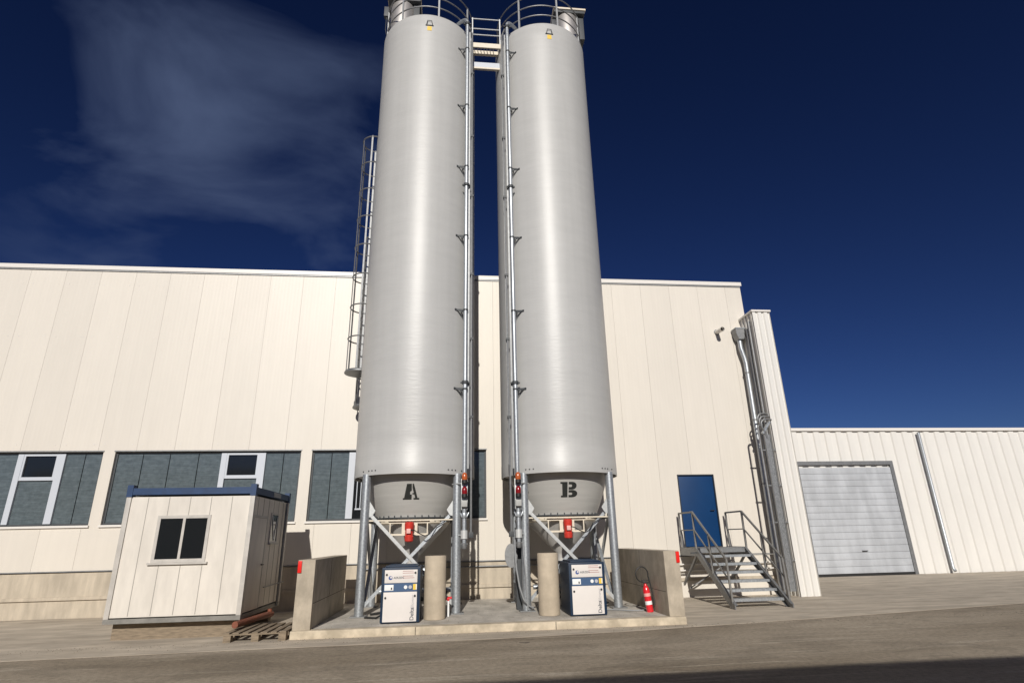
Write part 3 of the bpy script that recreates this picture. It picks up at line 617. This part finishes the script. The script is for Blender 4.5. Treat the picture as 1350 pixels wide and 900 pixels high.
# cable loops lying by silo B's front right foot
b = MB(); pts = []
for i in range(26):
    t = i/25; pts.append((3.0+1.25*t, 13.05+.16*math.sin(t*6)-.1*t, PZ+.014))
b.tube(pts, .013, 6); tag(b.build('floor_cable', cabled), 'thin grey cable lying on the slab between silo B and the extinguisher', 'cable')
b = MB(); b.tube([(3.05+.55*math.cos(i*.35), 13.75+.16*math.sin(i*.35), PZ+.02+.004*i) for i in range(26)], .014, 6); tag(b.build('coiled_hose', black), 'black hose coiled on the slab behind the right blower cabinet', 'hose')
b = MB(); b.tube([(-1.75, 13.2, PZ+.02), (-1.5, 13.05, PZ+.02), (-1.3, 13.3, PZ+.1), (-1.1, 13.6, PZ+.2), (-1.25, 13.9, PZ+.04), (-1.7, 13.7, PZ+.02)], .02, 8); tag(b.build('hose', black), 'black hose on the slab beside the foot of silo A', 'hose')

# catwalk joining the silo roofs
cw = thing('catwalk', (.92, CY, 16.5), 'galvanised catwalk with handrails bridging the two silo roofs', 'catwalk')
xa, xb = A_X+SR-.12, B_X-SR+.12
b = MB()
for yy in (13.86, 14.16): b = MB(); b.box(xa, xb, yy, yy+.05, 16.42, 16.60); b.build('beam', creamst, cw)
b = MB(); [b.box(xa+i*.1, xa+i*.1+.02, 13.915, 14.155, 16.56, 16.59) for i in range(8)]; b.build('grating', galvd, cw)
b = MB(); b.box(xa-.15, xb+.15, 14.02, 14.10, 15.72, 15.78); b.box(xa-.15, xb+.15, 14.06, 14.08, 15.78, 16.0); b.build('tie_beam', creamst, cw)
b = MB(); b.box(xa-.15, xb+.15, 14.03, 14.055, 15.785, 15.98); b.build('tie_beam_web', frame_w, cw)
for yy in (13.88,):
    b = MB()
    for zz in (16.95, 17.2, 17.62): b.tube([(xa, yy, zz), (xb, yy, zz)], .021, 8)
    for x_ in (xa+.03, xb-.03): b.bar((x_, yy, 16.6), (x_, yy, 17.65), .04, .03)
    b.build('handrail', galvb, cw)

# ---------------------------------------------------------------- blast/impact walls on the slab
def barrier(x0, x1, lab, refx):
    w = thing('concrete_barrier', ((x0+x1)/2, 13.5, PZ), lab, 'wall', 'concrete side walls of the silo bay')
    b = MB(); b.box(x0, x1, 11.82, 15.30, PZ-.002, 1.345, .012); b.build('wall_body', conc, w)
    b = MB(); b.box(refx-.035, refx+.035, 11.795, 11.818, 1.12, 1.33, .004); b.build('reflector', redref, w)
    b = MB()
    for xf in (x0-.003, x1+.0005): b.box(xf, xf+.003, 11.9, 15.29, .575, .583); b.box(xf, xf+.003, 13.4, 13.408, .6, 1.33)
    b.build('formwork_joint', gap_dark, w)
barrier(-2.86, -2.54, 'concrete side wall left of silo A with red reflector on its end', -2.82)
barrier(4.30, 4.62, 'concrete side wall right of silo B behind the fire extinguisher', 4.585)

# bollards
bo = thing('concrete_bollard', (-.30, 12.76, PZ), 'thick beige concrete bollard right of the cabinet under silo A', 'bollard', 'concrete bollards on the slab')
b = MB(); b.lathe([(.215, PZ), (.222, PZ+.02), (.222, 1.325), (.212, 1.34), (.01, 1.345)], -.30, 12.76, 48, False, True); b.build('bollard_body', conc_b, bo)
copy_thing(bo, (2.07, 12.74, PZ), 'thick beige concrete bollard left of the cabinet under silo B')

# ---------------------------------------------------------------- blower cabinets
def cabinet(x0, y0, lab, w_=.76, rot=0):
    x1 = x0+w_; zt = 1.15; y1 = y0+1.05
    T = thing('blower_cabinet', ((x0+x1)/2, (y0+y1)/2, PZ), lab, 'blower cabinet', 'blue and white blower cabinets')
    b = MB(); b.box(x0, x1, y0, y1, PZ+.01, zt, .022); cb = b.build('housing', navy, T)
    b = MB(); b.box(x0+.06, x1-.06, y0+.1, y1-.1, zt+.001, zt+.03, .008)
    for i in range(8): b.box(x0+.12, x1-.12, y0+.2+i*.08, y0+.23+i*.08, zt+.03, zt+.038)
    b.build('top_grille', navy, T)
    yf = y0-.012
    b = MB(); b.box(x0+.06, x1-.06, yf, y0+.0, .865, 1.105, .006); up_ = b.build('upper_panel', panelw, T)
    b = MB(); b.box(x0+.05, x1-.06, yf+.002, y0+.0, PZ+.03, .70, .006); lo = b.build('lower_panel', panelw, T)
    b = MB(); b.box(x0+.055, x1-.06, yf+.004, y0, .705, .86); mid = b.build('control_strip', mat('steel_blue_strip', (.05, .10, .20), .4), T)
    for cx_, cz, par in ((x0+.10, 1.02, up_), (x1-.10, 1.045, up_), (x0+.09, .60, lo), (x1-.10, .625, lo)):
        b = MB(); b.tube([(cx_, yf+.001, cz), (cx_, yf-.014, cz)], .020, 14); b.build('latch', black, par)
    b = MB(); b.box(x0+.065, x0+.24, yf-.004, yf+.003, .73, .835, .003); b.build('display_frame', paperw, mid)
    b = MB(); b.box(x0+.19, x0+.215, yf-.007, yf-.0045, .745, .785); b.build('display', black, mid)
    b = MB(); b.tube([(x0+.475, yf+.003, .785), (x0+.475, yf-.008, .785)], .034, 20); b.build('gauge', paperw, mid)
    b = MB(); b.tube([(x0+.565, yf+.003, .785), (x0+.565, yf-.008, .785)], .034, 20); b.build('gauge', mat('grey_gauge', (.45, .46, .50), .4), mid)
    b = MB(); b.box(x0+.62, x1-.065, yf-.003, yf+.003, .735, .84); st = b.build('warning_sticker', yellow, mid)
    b = MB(); b.box(x0+.675, x1-.068, yf-.006, yf-.0035, .74, .835); b.build('sticker_label', paperw, st)
    # emblem, company name, small print, vertical product name
    b = MB(); b.tube([(x0+.175, yf+.001, .96), (x0+.175, yf-.004, .96)], .038, 24); em = b.build('emblem', logo, up_)
    b = MB(); b.tube([(x0+.185, yf-.003, .97), (x0+.185, yf-.007, .97)], .019, 18); b.build('emblem_centre', panelw, em)
    RX = Matrix.Rotation(R(90), 4, 'X')
    text_mesh('AERZEN', .055, grey_txt, 'company_name', up_, Matrix.Translation((x0+.232, yf-.0015, .942)) @ RX, True)
    b = MB()
    for i, zz in enumerate((1.075, 1.04, .985, .95)): b.box(x0+.41, x0+.62+(.02 if i % 2 else 0), yf-.002, yf+.001, zz, zz+.008)
    b.build('small_print', redline, up_)
    RZ = Matrix.Rotation(R(90), 4, 'Z')
    text_mesh('Delta', .105, grey_txt, 'product_name', lo, Matrix.Translation((x1-.115, yf-.0005, .185)) @ RX @ RZ, True)
    text_mesh('Blower', .085, lgrey_txt, 'product_name', lo, Matrix.Translation((x1-.115, yf-.0005, .40)) @ RX @ RZ)
    b = MB(); b.tube([(x1+.0, y0+.7, .5), (x1+.12, y0+.75, .5), (x1+.16, y0+.9, .5), (x1+.16, y1+.3, .5)], .045, 12); b.build('outlet_pipe', galvd, T)
    return T
cabinet(-1.34, 12.27, 'navy and white blower cabinet standing under silo A')
cabinet(2.44, 12.36, 'navy and white blower cabinet standing under silo B')

# ---------------------------------------------------------------- extinguisher
ex = thing('fire_extinguisher', (4.18, 12.62, PZ), 'red fire extinguisher with black hose loop beside the right concrete wall', 'fire extinguisher')
tl = .10
def EP(x, y, z): return Vector((4.18+x-.10*(z), 12.62+y+.03*z, PZ+z))
b = MB(); pf = [(.0, .072), (.02, .07), (.10, .072), (.40, .072), (.46, .062), (.50, .04), (.52, .028), (.55, .028)]
b.tube([EP(0, 0, z) for z, r in pf], [r for z, r in pf], 28); bd = b.build('cylinder', red_ext, ex)
b = MB(); b.tube([EP(0, 0, .14), EP(0, 0, .21)], .074, 28, cap=True); b.build('label', paperw, bd)
bd2 = MB(); bd2.tube([EP(0, 0, .30), EP(0, 0, .36)], .0735, 28); bd2.build('instruction_label', mat('pink_label', (.75, .35, .33), .5), bd)
b = MB(); b.box(4.18-.10, 4.18+.02, 12.60, 12.66, PZ+.55, PZ+.585, .005); b.box(4.18-.12, 4.18+.03, 12.61, 12.65, PZ+.60, PZ+.62, .005); b.build('handle', black, ex)
b = MB(); pts = []
c = EP(-.03, 0, .62)
for i in range(17):
    t = R(-70-i*19); pts.append(c+Vector((-.02+.135*math.cos(t), -.02, .11+.15*math.sin(t))))
pts += [EP(.11, -.02, .50), EP(.115, -.03, .30), EP(.10, -.05, .14)]
b.tube(pts, .014, 8); b.build('hose', black, ex)
# red-handled tap by silo A's right foot
hy = thing('red_tap', (-.02, 13.0, PZ), 'small red-handled white tap behind the left bollard', 'tap')
b = MB(); b.tube([(-.02, 13.05, PZ), (-.02, 13.05, PZ+.30)], .022, 12); b.build('tap_body', paperw, hy)
b = MB(); b.tube([(-.09, 13.05, PZ+.33), (.05, 13.05, PZ+.36)], .024, 10); b.tube([(-.02, 13.05, PZ+.30), (-.02, 13.05, PZ+.38)], .02, 8); b.build('tap_handle', red_ext, hy)

# ---------------------------------------------------------------- steel stair
st = thing('steel_stair', (7.2, 15, 0), 'galvanised steel stair with railings up to the blue door', 'stair')
XL, XR, ZL = 6.50, 7.90, 1.30; YF, YB, Y0 = 15.35, 16.42, 13.68
for x_ in (XL, XR):
    b = MB()
    b.box(x_-.012, x_+.012, YF, YB, ZL-.20, ZL); b.box(x_-.012, x_+.05*(1 if x_ == XL else -1), YF, YB, ZL+.001, ZL+.012)
    sl_ = [(YF, ZL), (YF, ZL-.20), (Y0+.02, -.0), (Y0-.16, .0), (Y0-.16, .08)]
    b.poly([(YF-.001, ZL), (YF-.001, ZL-.20), (Y0+.06, .005), (Y0-.14, .005), (Y0-.14, .09)], x_-.012, x_+.012, 'x')
    s_ = 1 if x_ == XL else -1
    d = Vector((0, Y0-.14-YF, .09-ZL)); b.bar((x_+s_*.03, YF, ZL), (x_+s_*.03, Y0-.14, .09), .06, .01); b.bar((x_+s_*.03, YF, ZL-.2), (x_+s_*.03, Y0+.06, .01), .06, .01)
    b.build('stringer', galvd, st)
    b = MB(); rx = x_
    top = ZL+.92
    P = [(rx, YB-.12, ZL-.02), (rx, YB-.12, top), (rx, YF, top), (rx, Y0+.02, 1.08), (rx, Y0-.02, .12)]
    for p, q in zip(P, P[1:]): b.bar(p, q, .042, .042, (0, 1, .3) if abs(p[2]-q[2]) > 1.0 and abs(p[1]-q[1]) < .1 else (0, 0, 1))
    b.bar((rx, YF, ZL-.02), (rx, YF, top-.022), .042, .042, (0, 1, 0))
    ym = (YF+Y0)/2; zs_ = lambda y: .04+(ZL-.02)*(y-Y0)/(YF-Y0)
    b.bar((rx, ym, zs_(ym)), (rx, ym, 1.08+(top-1.08)*(ym-Y0)/(YF-Y0)), .042, .042, (0, 1, 0))
    b.bar((rx, YB-.12, ZL+.46), (rx, YF, ZL+.46), .028, .028); b.bar((rx, YF, ZL+.46), (rx, Y0+.0, .62), .028, .028)
    b.build('handrail', mat('grey_painted_rail', (.23, .225, .215), .5, metal=.3, noise=.2, nscale=12), st)
b = MB(); b.box(XL+.013, XR-.013, YF, YB, ZL-.02, ZL+.0)
b.box(XL+.013, XR-.013, YF-.004, YF+.03, ZL-.12, ZL-.021); b.build('landing', galvd, st)
for i in range(6):
    z_ = ZL-(i+1)*ZL/7; y_ = YF-(i+1)*(YF-Y0)/6.6
    b = MB(); b.box(XL+.013, XR-.013, y_-.02, y_+.25, z_-.02, z_+.012); b.box(XL+.013, XR-.013, y_-.024, y_-.0205, z_-.045, z_+.014); b.build('tread', galv, st)
b = MB()
for x_ in (XL+.03, XR-.03): b.bar((x_, YF+.1, ZL-.2), (x_, WY+.0, .35), .05, .05)
b.bar((XL+.1, YB-.1, .25), (XR-.1, YB-.3, .95), .03, .03); b.build('landing_support', galvd, st)
b = MB(); b.box(XL-.17, XL-.013, YF-.02, YF+.02, ZL-.13, ZL-.10); b.build('side_bracket', gate_dark, st)
# pipes along the base wall under the stair
for zz, wh in ((.86, 'upper'), (.70, 'lower')):
    b = MB(); b.tube([(4.75, 16.42, zz), (9.3, 16.42, zz)], .02, 8); tag(b.build('wall_pipe', white_flash), '%s of two thin white pipes on the wall base behind the stair' % wh, 'pipe', 'pipes behind the stair')
b = MB(); b.tube([(-2.3, WY-.03, .95), (4.2, WY-.03, .95)], .018, 8); tag(b.build('wall_conduit', galvd), 'slim conduit along the wall base behind the silos', 'pipe')

# ---------------------------------------------------------------- site cabin at left
cb = thing('site_cabin', (-5.2, 13.6, .3), 'grey site cabin with blue top frame left of the concrete wall', 'cabin')
cx0, cx1, cy0, cy1, cz0, cz1 = -6.4, -3.95, 12.30, 14.90, .30, 2.78
b = MB(); b.box(cx0+.03, cx1-.03, cy0+.03, cy1-.03, cz0+.1, cz1-.2)
pr = []; b.build('wall_panel', cabw, cb)
b = MB()
for y_ in [cy0+.35+i*.37 for i in range(6)]: b.box(cx1-.033, cx1-.026, y_, y_+.012, cz0+.12, cz1-.21)
for x_ in [cx0+.4+i*.4 for i in range(5)]: b.box(x_, x_+.012, cy0+.026, cy0+.033, cz0+.12, cz1-.21)
b.build('panel_joint', mat('cabin_joint', (.33, .31, .28), .6), cb)
b = MB()
for xx in (cx0, cx1-.09):
    for yy in (cy0, cy1-.09): b = MB(); b.box(xx, xx+.09, yy, yy+.09, cz0+.081, cz1-.161, .008); b.build('corner_post', mat('cabin_grey_post', (.55, .52, .48), .5, noise=.2, nscale=5), cb)
b = MB(); b.box(cx0, cx1, cy0, cy0+.09, cz1-.16, cz1-.03); b.box(cx0, cx1, cy1-.09, cy1, cz1-.16, cz1-.03); b.box(cx0, cx0+.09, cy0+.09, cy1-.09, cz1-.16, cz1-.03); b.box(cx1-.09, cx1, cy0+.09, cy1-.09, cz1-.16, cz1-.03)
for xx in (cx0-.01, cx1-.10):
    for yy in (cy0-.01, cy1-.12): b.box(xx, xx+.11, yy, yy+.13, cz1-.20, cz1+.03)
b.build('top_frame', cabblue, cb)
b = MB(); b.box(cx0+.09, cx1-.09, cy0+.09, cy1-.09, cz1-.15, cz1-.06); b.build('roof', galvd, cb)
b = MB(); b.box(cx0, cx1, cy0, cy1, cz0, cz0+.08); b.build('base_frame', mat('cabin_base', (.25, .24, .22), .6, noise=.3, nscale=6), cb)
b = MB(); b.box(cx1+.001, cx1+.006, 13.55, 14.10, cz1-.145, cz1-.045); pl = b.build('name_plate', mat('plate_grey', (.30, .31, .32), .5), cb)
b = MB()
for i in range(3): b.box(cx1+.0065, cx1+.008, 13.6, 14.05, cz1-.125+i*.026, cz1-.117+i*.026)
b.build('plate_lines', lgrey_txt, pl)
b = MB(); b.box(cx1-.03, cx1-.012, 12.45, 13.32, cz0+.1, 2.16, .004); cdr = b.build('door', cabw, cb)
b = MB()
b.box(cx1-.03, cx1-.008, 12.40, 12.445, cz0+.1, 2.21); b.box(cx1-.03, cx1-.008, 13.325, 13.37, cz0+.1, 2.21); b.box(cx1-.03, cx1-.008, 12.445, 13.325, 2.165, 2.21); b.build('door_frame', MATS['cabin_grey_post'], cb)
b = MB(); b.tube([(cx1-.012, 13.22, 1.24), (cx1+.04, 13.22, 1.24), (cx1+.04, 13.11, 1.24)], .012, 8); b.build('handle', black, cdr)
b = MB(); b.box(cx1-.03, cx1-.01, 13.62, 14.18, 1.66, 1.70); b.box(cx1-.03, cx1-.01, 13.62, 14.18, 2.26, 2.30); b.box(cx1-.03, cx1-.01, 13.62, 13.66, 1.70, 2.26); b.box(cx1-.03, cx1-.01, 14.14, 14.18, 1.70, 2.26); b.box(cx1-.03, cx1+.03, 13.60, 14.20, 1.635, 1.659); wf = b.build('window', MATS['cabin_grey_post'], cb)
b = MB(); b.box(cx1-.029, cx1-.022, 13.66, 14.14, 1.70, 2.26); b.build('pane', glassd, wf)
b = MB(); b.bar((cx1-.015, 13.7, 2.24), (cx1-.015, 13.95, 1.72), .008, .03, (0, 1, 0)); b.bar((cx1-.015, 14.1, 2.24), (cx1-.015, 13.95, 1.72), .008, .03, (0, 1, 0)); b.build('tilted_sash', frame_w, wf)
b = MB(); b.box(-5.75, -4.75, cy0+.012, cy0+.03, 1.35, 1.41); b.box(-5.75, -4.75, cy0+.012, cy0+.03, 2.16, 2.22); b.box(-5.75, -5.69, cy0+.012, cy0+.03, 1.41, 2.16); b.box(-4.81, -4.75, cy0+.012, cy0+.03, 1.41, 2.16); b.box(-5.27, -5.22, cy0+.012, cy0+.028, 1.41, 2.16); b.box(-5.80, -4.70, cy0-.02, cy0+.028, 1.31, 1.348); w2 = b.build('window', MATS['cabin_grey_post'], cb)
b = MB(); b.box(-5.69, -4.81, cy0+.02, cy0+.027, 1.41, 2.16); b.build('pane', glassd, w2)
b = MB(); b.tube([(cx1+.02, 14.6, 2.55), (cx1+.02, 14.6, .32)], .024, 8)
b.tube([(cx1+.012, 13.5, .78), (cx1+.03, 14.95, .80)], .012, 6); b.build('drain_pipe', galvd, cb)
for yy, wh in ((cy0+.2, 'front'), (cy1-.4, 'rear')):
    b = MB(); b.box(cx0+.1, cx1-.1, yy, yy+.2, .0, .297); tag(b.build('timber_bearer', wood), 'square timber under the %s end of the site cabin' % wh, 'timber', 'timbers under the cabin')

# oxide-red steel tube on top of pallet
b = MB(); b.tube([(-3.93, 12.0, .25), (-3.74, 13.6, .26)], .06, 14); b.tube([(-3.75, 13.5, .20), (-3.75, 13.5, .36)], .045, 12)
tag(b.build('steel_tube', rust), 'rusty red steel tube lying on the pallet beside the cabin', 'steel tube')
# pallet
pa = thing('wooden_pallet', (-3.45, 12.3, 0), 'weathered wooden pallet in front of the left concrete wall', 'pallet')
PY = 11.68
for y_ in (PY, PY+.53, PY+1.07):
    for x_ in (-4.00, -3.52, -3.05): b = MB(); b.box(x_, x_+.13, y_, y_+.13, .022, .115, .005); b.build('block', wood, pa)
    b = MB(); b.box(-4.0, -2.92, y_, y_+.13, .1165, .137); b.build('cross_board', wood, pa)
for i in range(7):
    x_ = -4.0+i*.163; b = MB(); b.box(x_, x_+.10, PY-.005, PY+1.21, .1385, .16, .003); b.build('deck_board', wood, pa)
for x_ in (-4.00, -3.52, -3.05): b = MB(); b.box(x_, x_+.13, PY, PY+1.2, .0, .021); b.build('bottom_board', wood, pa)

# loose grit and small stones gathered along the kerb and over the slab
rnd = random.Random(3); b = MB()
def stone(x, y, z, r_):
    vs = [b.b.verts.new((x+r_*rnd.uniform(.6, 1.2)*dx, y+r_*rnd.uniform(.6, 1.2)*dy, z+max(0, dz)*r_*rnd.uniform(.5, .9))) for dx, dy, dz in ((1, 0, 0), (-.5, .87, 0), (-.5, -.87, 0), (.1, .1, 1))]
    for f in ((0, 1, 3), (1, 2, 3), (2, 0, 3)): b.b.faces.new([vs[i] for i in f])
for _ in range(900):
    x = rnd.uniform(-9, 12); y = 11.72-abs(rnd.gauss(0, .28)); stone(x, y, .004, rnd.uniform(.004, .016))
for _ in range(1500): stone(rnd.uniform(-8, 12), rnd.uniform(7.6, 11.6), .001, rnd.uniform(.003, .011))
for _ in range(500): stone(rnd.uniform(-2.5, 4.2), rnd.uniform(12, 16), PZ-.003, rnd.uniform(.004, .013))
for _ in range(250): stone(rnd.uniform(4.7, 9.3), 16.4-abs(rnd.gauss(0, .4)), .005, rnd.uniform(.005, .016))
struct(b.build('grit', mat('grit_stone', (.27, .235, .185), .9, noise=.5, nscale=9)), 'stuff')
